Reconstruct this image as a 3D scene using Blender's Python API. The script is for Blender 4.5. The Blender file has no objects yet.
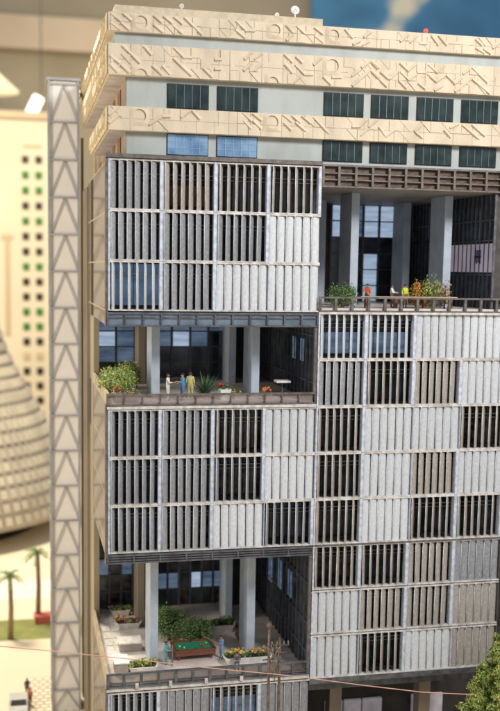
import bpy, bmesh, math, random
from mathutils import Vector, Matrix, noise
random.seed(7)
R = math.radians
S = 3.75            # metres in one facade module
GZ = 13.5           # modules from the ground up to the top of the louvre blocks
sc = bpy.context.scene
C = sc.collection
def W(p): return Vector((p[0]*S, p[1]*S, (p[2]+GZ)*S))

# ------------------------------------------------------------ camera
yaw, pitch, roll = 0.21475, 0.11673, 0.01572
F = Vector((math.sin(yaw)*math.cos(pitch), math.cos(yaw)*math.cos(pitch), -math.sin(pitch)))
Rt = Vector((math.cos(yaw), -math.sin(yaw), 0)); Up = Rt.cross(F)
R2 = Rt*math.cos(roll)+Up*math.sin(roll); U2 = Up*math.cos(roll)-Rt*math.sin(roll)
cd = bpy.data.cameras.new('camera'); cam = bpy.data.objects.new('camera', cd); C.objects.link(cam)
M = Matrix((R2, U2, -F)).transposed().to_4x4(); M.translation = W((-1.52906, -18.3517, -1.95833)); cam.matrix_world = M
cd.sensor_fit = 'HORIZONTAL'; cd.sensor_width = 36; cd.lens = 36*999.39/500
cd.shift_x = (250-239.48)/500; cd.shift_y = (387.06-355.5)/500
cd.clip_start = 0.5; cd.clip_end = 3000
cd.dof.use_dof = True; cd.dof.focus_distance = 19.0*S; cd.dof.aperture_fstop = (cd.lens/1000)/(0.16*S)
sc.camera = cam
sc.render.resolution_x, sc.render.resolution_y = 720, 1024

# ------------------------------------------------------------ light: the lamps of an exhibition hall and an added side fill
w = bpy.data.worlds.new('World'); sc.world = w; w.use_nodes = True
bg = w.node_tree.nodes['Background']; bg.inputs[0].default_value = (0.80, 0.86, 1.0, 1); bg.inputs[1].default_value = 0.54
def area(name, p, target, size, power, col, sy=None):
    l = bpy.data.lights.new(name, 'AREA'); l.energy = power; l.size = size*S; l.color = col
    if sy: l.shape = 'RECTANGLE'; l.size_y = sy*S
    o = bpy.data.objects.new(name, l); C.objects.link(o); o.location = W(p)
    o.rotation_euler = (W(target)-W(p)).to_track_quat('-Z', 'Y').to_euler()
    return o
area('hall_lamp_front', (10.5, -14.5, 8.5), (4, 0, -4), 4.5, 47000, (1.0, 0.98, 0.95))
area('side_fill_lamp', (-9.5, .2, -3), (-.3, 5, -5), 3, 15000, (1.0, 0.89, 0.72), 13)  # unseen warm fill added for the tower and the side faces
area('hall_lamp_back', (-8, 22, 16), (-2, 24, -10), 7, 220000, (1.0, 0.90, 0.70))
area('hall_lamp_far', (8, 48, 14), (10, 70, 12), 9, 52000, (1.0, 0.84, 0.6))
sc.view_settings.view_transform = 'Standard'; sc.view_settings.look = 'None'
sc.view_settings.exposure = 0; sc.view_settings.gamma = 1

# ------------------------------------------------------------ materials
def mat(name, col, rough=0.6, col2=None, scale=3.0, bump=0.0, bscale=None, metal=0.0, spec=0.5, emit=0.0, rnd=0.0, detail=4, stretch=None, lo=0.35, hi=0.65):
    m = bpy.data.materials.new(name); m.use_nodes = True; nt = m.node_tree; N = nt.nodes; L = nt.links
    b = N['Principled BSDF']; b.inputs['Roughness'].default_value = rough; b.inputs['Metallic'].default_value = metal
    b.inputs['Specular IOR Level'].default_value = spec
    tc = N.new('ShaderNodeTexCoord'); mp = N.new('ShaderNodeMapping'); L.new(tc.outputs['Object'], mp.inputs[0])
    if stretch: mp.inputs['Scale'].default_value = stretch
    nz = N.new('ShaderNodeTexNoise'); nz.inputs['Scale'].default_value = scale; nz.inputs['Detail'].default_value = detail
    L.new(mp.outputs[0], nz.inputs['Vector'])
    mr = N.new('ShaderNodeMapRange'); mr.inputs[1].default_value = lo; mr.inputs[2].default_value = hi; L.new(nz.outputs[0], mr.inputs[0])
    mx = N.new('ShaderNodeMix'); mx.data_type = 'RGBA'; L.new(mr.outputs[0], mx.inputs[0])
    c2 = col2 or tuple(c*0.82 for c in col)
    mx.inputs[6].default_value = (*col, 1); mx.inputs[7].default_value = (*c2, 1)
    out = mx.outputs[2]
    if rnd:
        oi = N.new('ShaderNodeObjectInfo'); r = N.new('ShaderNodeMapRange'); r.inputs[3].default_value = 1-rnd; r.inputs[4].default_value = 1+rnd*0.5
        L.new(oi.outputs['Random'], r.inputs[0]); hs = N.new('ShaderNodeHueSaturation'); L.new(r.outputs[0], hs.inputs['Value']); L.new(out, hs.inputs['Color']); out = hs.outputs[0]
    L.new(out, b.inputs['Base Color'])
    if emit:
        L.new(out, b.inputs['Emission Color']); b.inputs['Emission Strength'].default_value = emit
    if bump:
        n2 = N.new('ShaderNodeTexNoise'); n2.inputs['Scale'].default_value = bscale or scale*3; n2.inputs['Detail'].default_value = 5; L.new(tc.outputs['Object'], n2.inputs['Vector'])
        bp = N.new('ShaderNodeBump'); bp.inputs['Strength'].default_value = bump; bp.inputs['Distance'].default_value = 0.05; L.new(n2.outputs[0], bp.inputs['Height']); L.new(bp.outputs[0], b.inputs['Normal'])
    return m
def glass(name, col, alpha, rough=0.08):
    m = bpy.data.materials.new(name); m.use_nodes = True; nt = m.node_tree; N = nt.nodes; L = nt.links
    b = N['Principled BSDF']; b.inputs['Base Color'].default_value = (*col, 1); b.inputs['Roughness'].default_value = rough
    t = N.new('ShaderNodeBsdfTransparent'); nz = N.new('ShaderNodeTexNoise'); nz.inputs['Scale'].default_value = 0.7
    mr = N.new('ShaderNodeMapRange'); mr.inputs[3].default_value = alpha-0.1; mr.inputs[4].default_value = alpha+0.1; L.new(nz.outputs[0], mr.inputs[0])
    s = N.new('ShaderNodeMixShader'); L.new(mr.outputs[0], s.inputs[0]); L.new(t.outputs[0], s.inputs[1]); L.new(b.outputs[0], s.inputs[2])
    L.new(s.outputs[0], N['Material Output'].inputs[0])
    return m
K = dict(
 fin=mat('louvre_fin_paint', (0.74,0.755,0.77), 0.5, (0.60,0.615,0.625), 8, 0.4, 20, rnd=0.10, detail=9, stretch=(1,1,0.55)),
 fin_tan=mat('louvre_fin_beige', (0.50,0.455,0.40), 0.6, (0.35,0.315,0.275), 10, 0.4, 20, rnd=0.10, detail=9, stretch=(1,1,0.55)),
 fin_gray=mat('louvre_fin_grey', (0.38,0.38,0.39), 0.6, (0.24,0.24,0.25), 10, 0.4, 20, rnd=0.12, detail=9, stretch=(1,1,0.55)),
 frame=mat('louvre_frame_paint', (0.80,0.77,0.73), 0.5, (0.50,0.45,0.40), 2.2, 0.3, 7, detail=8),
 post=mat('post_paint', (0.72,0.77,0.84), 0.5, (0.48,0.50,0.55), 3.0, 0.2, detail=8),
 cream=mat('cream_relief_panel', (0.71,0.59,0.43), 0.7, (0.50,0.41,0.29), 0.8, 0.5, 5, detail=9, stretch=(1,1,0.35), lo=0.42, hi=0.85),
 gold=mat('warm_lit_side_panel', (0.62,0.50,0.31), 0.6, (0.46,0.36,0.21), 1.2, 0.4, 5),
 wallg=mat('grey_green_wall', (0.44,0.47,0.44), 0.6, (0.34,0.355,0.335), 0.8, 0.15, 4, detail=9, stretch=(1,1,0.3), lo=0.4, hi=0.8),
 soffit=mat('white_soffit', (0.62,0.58,0.58), 0.6, (0.44,0.41,0.42), 0.8),
 dark=mat('dark_interior', (0.022,0.020,0.020), 0.5, (0.05,0.04,0.035), 0.8, spec=0.3),
 body=mat('dark_floor_edge', (0.05,0.045,0.042), 0.7, (0.09,0.08,0.07), 1.5),
 brown=mat('bronze_metal_frame', (0.10,0.08,0.068), 0.45, (0.19,0.16,0.14), 2.5, 0.2, detail=7),
 brown2=mat('bronze_dark_infill', (0.03,0.02,0.015), 0.5, (0.17,0.09,0.04), 2.2, stretch=(1,1,6)),
 steel=mat('dark_steel_mullion', (0.07,0.07,0.075), 0.4, (0.14,0.14,0.15), 2.0),
 rail=mat('rail_bar', (0.30,0.29,0.28), 0.4, (0.48,0.46,0.44), 2.0),
 tan=mat('tan_cladding', (0.36,0.29,0.19), 0.5, (0.27,0.21,0.13), 0.8, 0.2, 3, stretch=(1,1,0.25)),
 sideglass=mat('smooth_tan_side_glass', (0.16,0.115,0.065), 0.05, (0.12,0.085,0.05), 0.8, spec=0.9, stretch=(1,1,0.25)),
 pane_dim=mat('dim_blue_glass', (0.12,0.16,0.20), 0.15, (0.22,0.28,0.34), 0.8),
 tan2=mat('tan_fin', (0.44,0.35,0.23), 0.5, (0.32,0.25,0.16), 1.0, stretch=(1,1,0.25)),
 tangrey=mat('grey_brown_pilaster', (0.26,0.21,0.15), 0.5, (0.18,0.15,0.11), 0.8, stretch=(1,1,0.2)),
 column=mat('blue_grey_column', (0.50,0.56,0.63), 0.5, (0.41,0.46,0.52), 0.9, 0.1, 5),
 floor=mat('terrace_floor', (0.78,0.72,0.66), 0.45, (0.62,0.54,0.48), 0.7, 0.1),
 ceil=mat('terrace_ceiling', (0.34,0.32,0.30), 0.6, (0.24,0.22,0.20), 0.7),
 pane=mat('dark_window_pane', (0.014,0.02,0.028), 0.12, (0.06,0.075,0.095), 0.8, spec=0.7),
 pane_room=mat('window_pane_room_behind', (0.015,0.013,0.012), 0.15, (0.10,0.085,0.075), 1.1, spec=0.6, stretch=(1,1,2)),
 pane_blue=mat('window_pane_blue_glow', (0.06,0.10,0.17), 0.15, (0.16,0.23,0.34), 0.9, emit=0.5, stretch=(0.5,1,2.2), detail=6),  # blue reflections put into the pane colour, with a glow
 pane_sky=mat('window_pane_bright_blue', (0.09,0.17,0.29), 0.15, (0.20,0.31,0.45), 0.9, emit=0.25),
 pane_pale=mat('window_pane_pale_glow', (0.20,0.28,0.40), 0.2, (0.34,0.42,0.53), 1.0, emit=1.0, stretch=(0.4,1,3), detail=6),  # glow added so pale reflections show in the dark terraces
 pane_green=mat('dark_green_pane', (0.008,0.018,0.016), 0.12, (0.03,0.05,0.045), 1.0, spec=0.6),
 pane_brown=mat('window_pane_card_behind', (0.16,0.07,0.04), 0.4, (0.30,0.15,0.09), 0.8),
 mull=mat('thin_mullion', (0.10,0.15,0.17), 0.4), mullb=mat('thin_blue_mullion', (0.25,0.45,0.62), 0.4),
 tint=glass('bronze_tinted_glass', (0.42,0.33,0.29), 0.38), tintd=glass('dark_bronze_glass', (0.12,0.085,0.07), 0.45), tintb=glass('blue_tinted_glass', (0.20,0.28,0.38), 0.62),
 lit=mat('lit_lobby_panel', (0.46,0.42,0.45), 0.4, (0.28,0.25,0.28), 0.6, emit=0.3), litpink=mat('lit_pink_sign_band', (0.42,0.36,0.42), 0.4, (0.30,0.26,0.33), 0.5, emit=0.42),
 joint=mat('panel_joint', (0.50,0.41,0.29), 0.8), sand=mat('sand_stone', (0.62,0.48,0.32), 0.7, (0.5,0.38,0.25), 2), emblem=mat('dark_blue_emblem', (0.03,0.04,0.10), 0.5),
 truss=mat('grey_truss_paint', (0.40,0.41,0.42), 0.5, (0.32,0.32,0.33), 1.0), panel=mat('frosted_tower_panel', (0.88,0.84,0.78), 0.5, (0.82,0.78,0.72), 0.4),
 roof=mat('roof_board', (0.66,0.55,0.39), 0.8), white=mat('white_plaster', (0.88,0.86,0.82), 0.5, (0.66,0.62,0.57), 2.0, 0.1), soil=mat('soil', (0.10,0.06,0.035), 0.9, (0.05,0.03,0.02), 6),
 leaf=mat('leaf_green', (0.25,0.37,0.11), 0.55, (0.12,0.20,0.05), 4, rnd=0), leafy=mat('leaf_yellow_green', (0.60,0.58,0.14), 0.6, (0.34,0.37,0.06), 2.2, lo=0.4, hi=0.6),
 leafd=mat('leaf_dark_green', (0.05,0.12,0.03), 0.55, (0.10,0.19,0.06), 5), leafb=mat('leaf_blue_green', (0.04,0.16,0.10), 0.5, (0.02,0.08,0.05), 5),
 fl_or=mat('flower_orange', (0.80,0.28,0.05), 0.6, (0.55,0.12,0.03), 8), fl_red=mat('flower_red', (0.62,0.05,0.05), 0.6), fl_y=mat('flower_yellow', (0.85,0.60,0.08), 0.6), fl_br=mat('flower_russet', (0.35,0.14,0.10), 0.7, (0.55,0.35,0.22), 8),
 wood=mat('red_brown_wood', (0.24,0.09,0.045), 0.4, (0.15,0.05,0.03), 2, stretch=(1,8,8)), felt=mat('green_felt', (0.02,0.26,0.13), 0.9, (0.015,0.20,0.10), 4),
 bark=mat('bark', (0.20,0.13,0.07), 0.9, (0.10,0.07,0.04), 4, 0.6), pole=mat('weathered_pole_wood', (0.09,0.06,0.045), 0.8, (0.18,0.13,0.09), 4, 0.4), rope=mat('pale_rope', (0.30,0.23,0.17), 0.8, (0.17,0.12,0.09), 8),
 cable=mat('orange_cable', (0.72,0.42,0.30), 0.5, (0.60,0.32,0.20), 0.3), lampred=mat('red_beacon', (0.9,0.06,0.03), 0.3, emit=1.6), tube=mat('glowing_tube', (1.0,0.95,0.85), 0.3, (1.0,0.93,0.8), emit=3.0),
 shade=mat('pale_shade', (0.9,0.8,0.5), 0.5, (0.9,0.78,0.45), emit=0.7), hall=mat('tan_hall_wall', (0.38,0.33,0.24), 0.8, (0.30,0.26,0.18), 0.02), beam=mat('tan_beam', (0.55,0.46,0.35), 0.8, (0.50,0.38,0.26), 0.03),
 slab=mat('cream_facade', (0.70,0.60,0.43), 0.7, (0.63,0.53,0.37), 0.05), gwin=mat('green_window', (0.03,0.18,0.02), 0.4), bwin=mat('black_window', (0.02,0.015,0.01), 0.4), pwin=mat('faint_window', (0.55,0.42,0.25), 0.5),
 cone=mat('grey_brown_concrete', (0.46,0.40,0.31), 0.7, (0.38,0.33,0.26), 0.3), conel=mat('pale_concrete_panel', (0.66,0.58,0.44), 0.7, (0.48,0.42,0.32), 0.25), grass=mat('lawn', (0.25,0.25,0.07), 0.9, (0.17,0.18,0.05), 0.5), 
 pave=mat('cream_paving', (0.66,0.57,0.42), 0.8, (0.66,0.55,0.38), 0.15), pave2=mat('pale_paving', (0.80,0.74,0.60), 0.8), dirt=mat('tan_paving', (0.55,0.43,0.28), 0.8), palmt=mat('palm_trunk', (0.22,0.15,0.10), 0.8, (0.34,0.22,0.10), 2), car=mat('white_car_paint', (0.50,0.49,0.46), 0.25), rubber=mat('rubber', (0.03,0.03,0.03), 0.8), redb=mat('pink_red_paint', (0.62,0.13,0.10), 0.6),
 skin=mat('skin', (0.55,0.33,0.22), 0.6), hairm=mat('hair_dark', (0.05,0.03,0.02), 0.7), benchg=mat('grey_tan_render', (0.44,0.38,0.32), 0.6))
def cloth(c): 
    n = 'cloth_%02x%02x%02x' % tuple(int(v*255) for v in c)
    return bpy.data.materials.get(n) or mat(n, c, 0.85, tuple(v*0.75 for v in c), 8)
def mural():
    m = bpy.data.materials.new('painted_sky_mural'); m.use_nodes = True; nt = m.node_tree; N = nt.nodes; L = nt.links; b = N['Principled BSDF']; b.inputs['Roughness'].default_value = 0.8
    tc = N.new('ShaderNodeTexCoord'); nz = N.new('ShaderNodeTexNoise'); nz.inputs['Scale'].default_value = 0.032; nz.inputs['Detail'].default_value = 2.5; nz.inputs['Distortion'].default_value = 0.4
    L.new(tc.outputs['Object'], nz.inputs['Vector']); cr = N.new('ShaderNodeValToRGB'); e = cr.color_ramp.elements
    e[0].position = 0.35; e[0].color = (0.05, 0.15, 0.29, 1); e[1].position = 0.66; e[1].color = (0.88, 0.82, 0.62, 1)
    x = e.new(0.55); x.color = (0.09, 0.29, 0.50, 1)
    L.new(nz.outputs[0], cr.inputs[0]); L.new(cr.outputs[0], b.inputs['Base Color']); return m
K['mural'] = mural()

# ------------------------------------------------------------ builders (all coordinates in modules: u right, d into the scene, z up from the block tops)
class MB:
    def __init__(s): s.v = []; s.f = []; s.m = []; s.sm = []
    def add(s, vs, fs, m=0, smooth=False):
        n = len(s.v); s.v += [tuple(v) for v in vs]; s.f += [tuple(i+n for i in f) for f in fs]; s.m += [m]*len(fs); s.sm += [smooth]*len(fs); return s
    def box(s, x0, x1, y0, y1, z0, z1, m=0):
        return s.add([(x0,y0,z0),(x1,y0,z0),(x1,y1,z0),(x0,y1,z0),(x0,y0,z1),(x1,y0,z1),(x1,y1,z1),(x0,y1,z1)],
            [(0,3,2,1),(4,5,6,7),(0,1,5,4),(1,2,6,5),(2,3,7,6),(3,0,4,7)], m)
    def tube(s, pts, r, n=6, m=0, cap=True):
        pts = [Vector(p) for p in pts]; rs = r if isinstance(r, (list, tuple)) else [r]*len(pts); vs = []
        for i, p in enumerate(pts):
            t = (pts[min(i+1, len(pts)-1)]-pts[max(i-1, 0)]).normalized()
            a = t.cross(Vector((0.13, 0.9, 0.21))); a = a.normalized() if a.length > 1e-4 else Vector((1,0,0)); b = t.cross(a)
            vs += [p+(a*math.cos(2*math.pi*k/n)+b*math.sin(2*math.pi*k/n))*rs[i] for k in range(n)]
        fs = [(i*n+k, i*n+(k+1) % n, (i+1)*n+(k+1) % n, (i+1)*n+k) for i in range(len(pts)-1) for k in range(n)]
        if cap: fs += [tuple(range(n))[::-1], tuple((len(pts)-1)*n+k for k in range(n))]
        return s.add(vs, fs, m, True)
    def lathe(s, c, prof, n=16, m=0, a0=0, smooth=True):
        vs = [(c[0]+r*math.cos(2*math.pi*k/n), c[1]+r*math.sin(2*math.pi*k/n), c[2]+z) for r, z in prof for k in range(n)]
        fs = [(i*n+k, i*n+(k+1) % n, (i+1)*n+(k+1) % n, (i+1)*n+k) for i in range(len(prof)-1) for k in range(n)]
        fs += [tuple(range(n))[::-1], tuple((len(prof)-1)*n+k for k in range(n))]
        return s.add(vs, fs, m, smooth)
    def ball(s, c, r, m=0, n=10, sq=(1,1,1), bumpy=0):
        vs = []; h = n//2+1
        for i in range(h+1):
            th = math.pi*i/h
            for k in range(n):
                ph = 2*math.pi*k/n; d = Vector((math.sin(th)*math.cos(ph), math.sin(th)*math.sin(ph), math.cos(th)))
                q = r*(1+bumpy*noise.noise(d*2+Vector(c))); vs.append((c[0]+d.x*q*sq[0], c[1]+d.y*q*sq[1], c[2]+d.z*q*sq[2]))
        return s.add(vs, [(i*n+k, i*n+(k+1) % n, (i+1)*n+(k+1) % n, (i+1)*n+k) for i in range(h) for k in range(n)], m, True)
    def leaves(s, c, rad, n, size, m=0, shell=0.55, rng=random):
        for _ in range(n):
            d = Vector((rng.gauss(0,1), rng.gauss(0,1), rng.gauss(0,1))).normalized(); q = shell+(1-shell)*rng.random()
            q *= 1+0.18*noise.noise(d*3+Vector(c)*5)
            p = Vector((c[0]+d.x*rad[0]*q, c[1]+d.y*rad[1]*q, c[2]+d.z*rad[2]*q))
            a = Vector((rng.gauss(0,1), rng.gauss(0,1), rng.gauss(0,1))).normalized(); b = a.cross(d+a.orthogonal()*0.3)
            b = b.normalized() if b.length > 1e-3 else a.orthogonal().normalized()
            z = size*(0.6+0.8*rng.random())
            mm = rng.choice(m) if isinstance(m, (list, tuple)) else m
            s.add([p-a*z, p+b*z*0.45+d*z*0.15, p+a*z, p-b*z*0.45-d*z*0.1], [(0,1,2,3)], mm)
        return s
    def build(s, name, mats, parent=None, origin=None, bevel=0):
        o0 = ORG[parent.name] if parent is not None else (origin or s.base())
        ov = Vector(o0); me = bpy.data.meshes.new(name)
        me.from_pydata([tuple((Vector(v)-ov)*S) for v in s.v], [], s.f)
        for mt in (mats if isinstance(mats, (list, tuple)) else [mats]): me.materials.append(K[mt] if isinstance(mt, str) else mt)
        me.polygons.foreach_set('material_index', s.m); me.polygons.foreach_set('use_smooth', s.sm); me.update()
        o = bpy.data.objects.new(name, me); C.objects.link(o); ORG[o.name] = o0
        if parent is not None: o.parent = parent
        else: o.location = W(o0)
        if bevel:
            b = o.modifiers.new('bevel', 'BEVEL'); b.width = bevel*S; b.segments = 2; b.limit_method = 'ANGLE'
        return o
    def base(s):
        n = len(s.v); return (sum(v[0] for v in s.v)/n, sum(v[1] for v in s.v)/n, min(v[2] for v in s.v))
ORG = {}
def tag(o, label=None, cat=None, group=None, kind=None):
    for k, v in (('label', label), ('category', cat), ('group', group), ('kind', kind)):
        if v: o[k] = v
    return o
def root(name, at, label, cat, group=None, rz=0):
    o = bpy.data.objects.new(name, None); C.objects.link(o); o.location = W(at); o.rotation_euler = (0, 0, rz); ORG[o.name] = tuple(at)
    return tag(o, label, cat, group)
# ============================================================ SETTING
G = -13.5
g = MB(); g.add([(-120,-60,G),(160,-60,G),(160,140,G),(-120,140,G)], [(0,1,2,3)]); tag(g.build('ground', 'pave', origin=(0,0,G)), kind='structure')
g = MB(); g.add([(-30,12.6,G+.002),(0.6,12.3,G+.002),(0.6,14.15,G+.002),(-30,14.5,G+.002)], [(0,1,2,3)]); tag(g.build('lawn', 'grass'), kind='structure')
g = MB(); g.add([(-30,16.5,G+.002),(0.8,16.2,G+.002),(0.8,18.4,G+.002),(-30,18.8,G+.002)], [(0,1,2,3)]); tag(g.build('path', 'pave2'), kind='structure')
g = MB(); g.add([(-1.6,4,G+.002),(-.3,4,G+.002),(-.3,9.3,G+.002),(-1.45,9.3,G+.002)], [(0,1,2,3)])
for i in range(26):
    for j in range(6):
        cx = -1.5+.22*j+(.11 if i % 2 else 0); cy = 4.2+.2*i
        if cx > -.38: continue
        g.add([(cx+.085*math.cos(a*math.pi/5), cy+.07*math.sin(a*math.pi/5), G+.004) for a in range(10)], [tuple(range(10))], 1)
tag(g.build('mosaic_pavement', ['dirt','pave2']), kind='structure')
g = MB(); g.box(-90, 150, 72, 73, G, 60); tag(g.build('hall_wall', 'hall'), kind='structure')
g = MB(); g.box(-90, 12, 70, 71.4, 16.2, 18.9); tag(g.build('hall_beam', 'beam'), kind='structure')
g = MB(); g.box(24.0, 130, 70.6, 71.2, 2, 50); mu = tag(g.build('sky_mural', 'mural'), 'dark blue wall painted with a cloudy sky above the roof', 'mural')

# ============================================================ OFFICE BUILDING
OB = root('office_building', (4, 3, G), 'grey and cream model office block of stacked louvred boxes around open terraces', 'building')
Hh = 0.913
def zl(k): return -k*Hh
# --- solid bodies
def part(name, m, *boxes, parent=OB, bevel=0):
    b = MB()
    for q in boxes: b.box(*q)
    return b.build(name, m, parent, bevel=bevel)
part('block_wall', 'body', (.03,3.97,.42,3.8,-2.98,0.0))
part('block_wall', 'body', (.03,3.97,.42,3.8,-7.48,-4.76))
part('block_wall', 'body', (.03,3.97,.42,3.8,-13.3,-10.2))
part('block_wall', 'body', (4.03,7.97,.42,4.5,-7.34,-2.96), (4.03,7.97,.42,4.5,-10.03,-7.345))
part('core_wall', 'tan', (.03,8.0,4.62,9.0,G,-.02), (.0,.12,3.8,4.62,G,-.02))
for d in (5.5, 6.6, 7.8): part('pilaster', 'tangrey' if d != 6.6 else 'tan2', (-.04,.029,d,d+.45,G,-.1 if d < 7 else 1.3))
part('dark_recess_panel', 'dark', (.015,.028,4.3,5.3,-5.6,-4.55), (.015,.028,4.3,5.3,-1.3,-.95))  # flat dark panels; the darkness of a gap is put into their colour
# --- terraces: floors and ceilings
part('terrace_ceiling', 'ceil', (4.0,8.0,.1,4.6,-.385,-.02)); part('terrace_floor', 'floor', (4.0,8.0,.04,4.6,-2.73,-2.66))
part('terrace_ceiling', 'ceil', (.05,3.99,.06,4.6,-3.03,-2.985)); part('terrace_floor', 'floor', (.02,3.99,.04,4.6,-4.55,-4.46))
part('terrace_ceiling', 'ceil', (.05,3.99,.06,4.6,-7.52,-7.485)); part('terrace_floor', 'floor', (.02,3.99,.03,4.6,-9.998,-9.93))
# --- terrace back windows
def curtain(name, u0, u1, z0, z1, nu, nz, pick, d=4.55):
    f = MB(); du = (u1-u0)/nu; dz = (z1-z0)/nz
    for i in range(nu+1): f.box(u0+du*i-.025, u0+du*i+.025, d-.06, d+.03, z0, z1)
    for j in range(nz+1): f.box(u0, u1, d-.045, d+.028, z0+dz*j-.014, z0+dz*j+.014)
    fr = f.build('curtain_wall', 'steel', OB)
    for i in range(nu):
        for j in range(nz):
            p = MB(); p.box(u0+du*i+.026, u0+du*(i+1)-.026, d-.01, d+.02, z0+dz*j+.015, z0+dz*(j+1)-.015); p.build('window_pane', pick(i, nz-1-j), fr)
rr = random.Random(3)
curtain('t1', 4.02, 7.6, -2.66, -.39, 9, 6, lambda i, j: ('pane_pale' if i % 3 != 2 else 'pane_blue') if j in (0,1) and i not in (3,) else ('pane_pale' if i in (2,6) and j in (3,4,5) and rr.random() < .75 else 'pane'))
curtain('t2', .13, 3.98, -4.46, -3.03, 9, 4, lambda i, j: (('pane_pale' if i in (0,2,4) else 'pane_blue') if j == 1 and i < 6 else ('pane_blue' if (j == 0 and i < 7) or (i < 2 and j == 2) else 'pane')))
curtain('t3', .13, 3.98, -9.93, -7.52, 14, 6, lambda i, j: ('pane_pale' if (i*5+j) % 4 == 0 else 'pane_blue') if (j == 4 and i in (4,5,6,8,9,10)) or (i in (0,2) and j == 3) else ('pane_room' if (i+j) % 3 == 0 else 'pane'))
# --- side glass of the terraces
def sideglass(u, z0, z1, d0, d1, n, rows, m):
    f = MB(); dd = (d1-d0)/n
    for i in range(n+1): f.box(u-.035, u+.012, d0+dd*i-.012, d0+dd*i+.012, z0, z1)
    for z in rows: f.box(u-.03, u+.01, d0, d1, z-.012, z+.012)
    fr = f.build('side_glass_wall', 'steel', OB)
    p = MB(); p.box(u-.004, u+.02, d0, d1, z0, z1); p.build('window_pane', m, fr)
    return fr
part('terrace_side_wall', 'body', (7.63,8.0,.1,4.6,-2.66,-.386))
f = sideglass(7.6, -2.66, -.39, .06, 4.5, 22, (-.9,-1.3,-1.98), 'pane')
b = MB(); b.box(7.58, 7.594, .1, 2.2, -1.93, -1.36); b.build('lit_band', 'litpink', f)
b = MB()
for k in range(4): b.box(7.566, 7.579, .62+.07*k, .65+.07*k, -1.76+.03*(k % 2), -1.48)
b.box(7.566, 7.5785, .6, .9, -1.64, -1.6); b.build('emblem', 'emblem', f)
f = sideglass(3.96, -4.46, -3.03, .04, 4.5, 16, (-3.2,-4.1), 'pane')
for k in range(5):
    b = MB(); b.box(3.935, 3.954, .5+.3*k, .72+.3*k, -3.75, -3.3); b.build('window_pane', 'pane_blue' if k % 2 else 'pane_room', f)
f = sideglass(3.96, -9.93, -7.52, .04, 4.5, 16, (-8.1,-8.9,-9.5), 'pane')
for k in range(7):
    b = MB(); b.box(3.935, 3.954, .9+.42*k, 1.16+.42*k, -8.75-.05*k, -8.25); b.build('window_pane', 'pane_blue' if k % 2 else 'pane', f)
# --- columns
for (cols, z0, z1) in (((5,7), -2.66, -.386), ((1,3), -4.46, -3.031), ((1,3), -9.93, -7.521)):
    for c in cols:
        part('column', 'column', (c-.085,c+.085,.95,1.7,z0,z1), bevel=.012)
        part('column', 'tangrey' if c == 1 else 'column', (c-.085,c+.085,3.2,3.9,z0,z1), bevel=.012)
        part('dark_pier', 'dark', (c+.2,c+.5,4.3,4.48,z0,z1))
# --- louvre panels
SP = {  # per cell: c closed, h half turned, o open; then tone g grey, t beige, w white; then what shows behind
 (0,0):'hg', (0,1):'mt:brown', (0,2):'ot', (0,3):'ot:', (1,0):'hg', (1,1):'hg', (1,2):'mg', (1,3):'cw',
 (2,0):'ow:sky', (2,1):'hg', (2,2):'cw', (2,3):'cw',
 (5,0):'mg', (5,1):'hg', (5,2):'ot', (5,3):'cw', (6,0):'mg', (6,1):'hg', (6,2):'og', (6,3):'cw', (7,0):'mg', (7,1):'hg', (7,2):'cw', (7,3):'og',
 (3,4):'ow:blue', (3,5):'ow:blue', (3,6):'cw', (3,7):'cw', (4,4):'hg', (4,5):'ot', (4,6):'ht', (4,7):'cw', (5,4):'ot', (5,5):'cw', (5,6):'cw', (5,7):'ot',
 (6,4):'ot', (6,5):'cw', (6,6):'ht', (6,7):'cw', (7,4):'ot', (7,5):'cw', (7,6):'ot', (7,7):'ot',
 (8,4):'ot', (8,5):'ot', (8,6):'ht', (8,7):'cg', (9,4):'cw', (9,5):'ht', (9,6):'ht', (9,7):'ct', (10,4):'cw', (10,5):'ot', (10,6):'cw', (10,7):'ct',  # closed beige at the right edge paints in the warm brown shade there
 (11,0):'mg', (11,1):'cg', (11,2):'ot:blue', (11,3):'cg', (12,0):'og', (12,1):'cg', (12,2):'ot', (12,3):'cg'}
ANG = {'c':14, 'h':.68, 'm':.58, 'o':.30}; TXT = {'c':'closed', 'h':'half turned', 'm':'nearly open', 'o':'open'}
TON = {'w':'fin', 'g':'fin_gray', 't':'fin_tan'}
LP = []
rl = random.Random(11)
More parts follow.
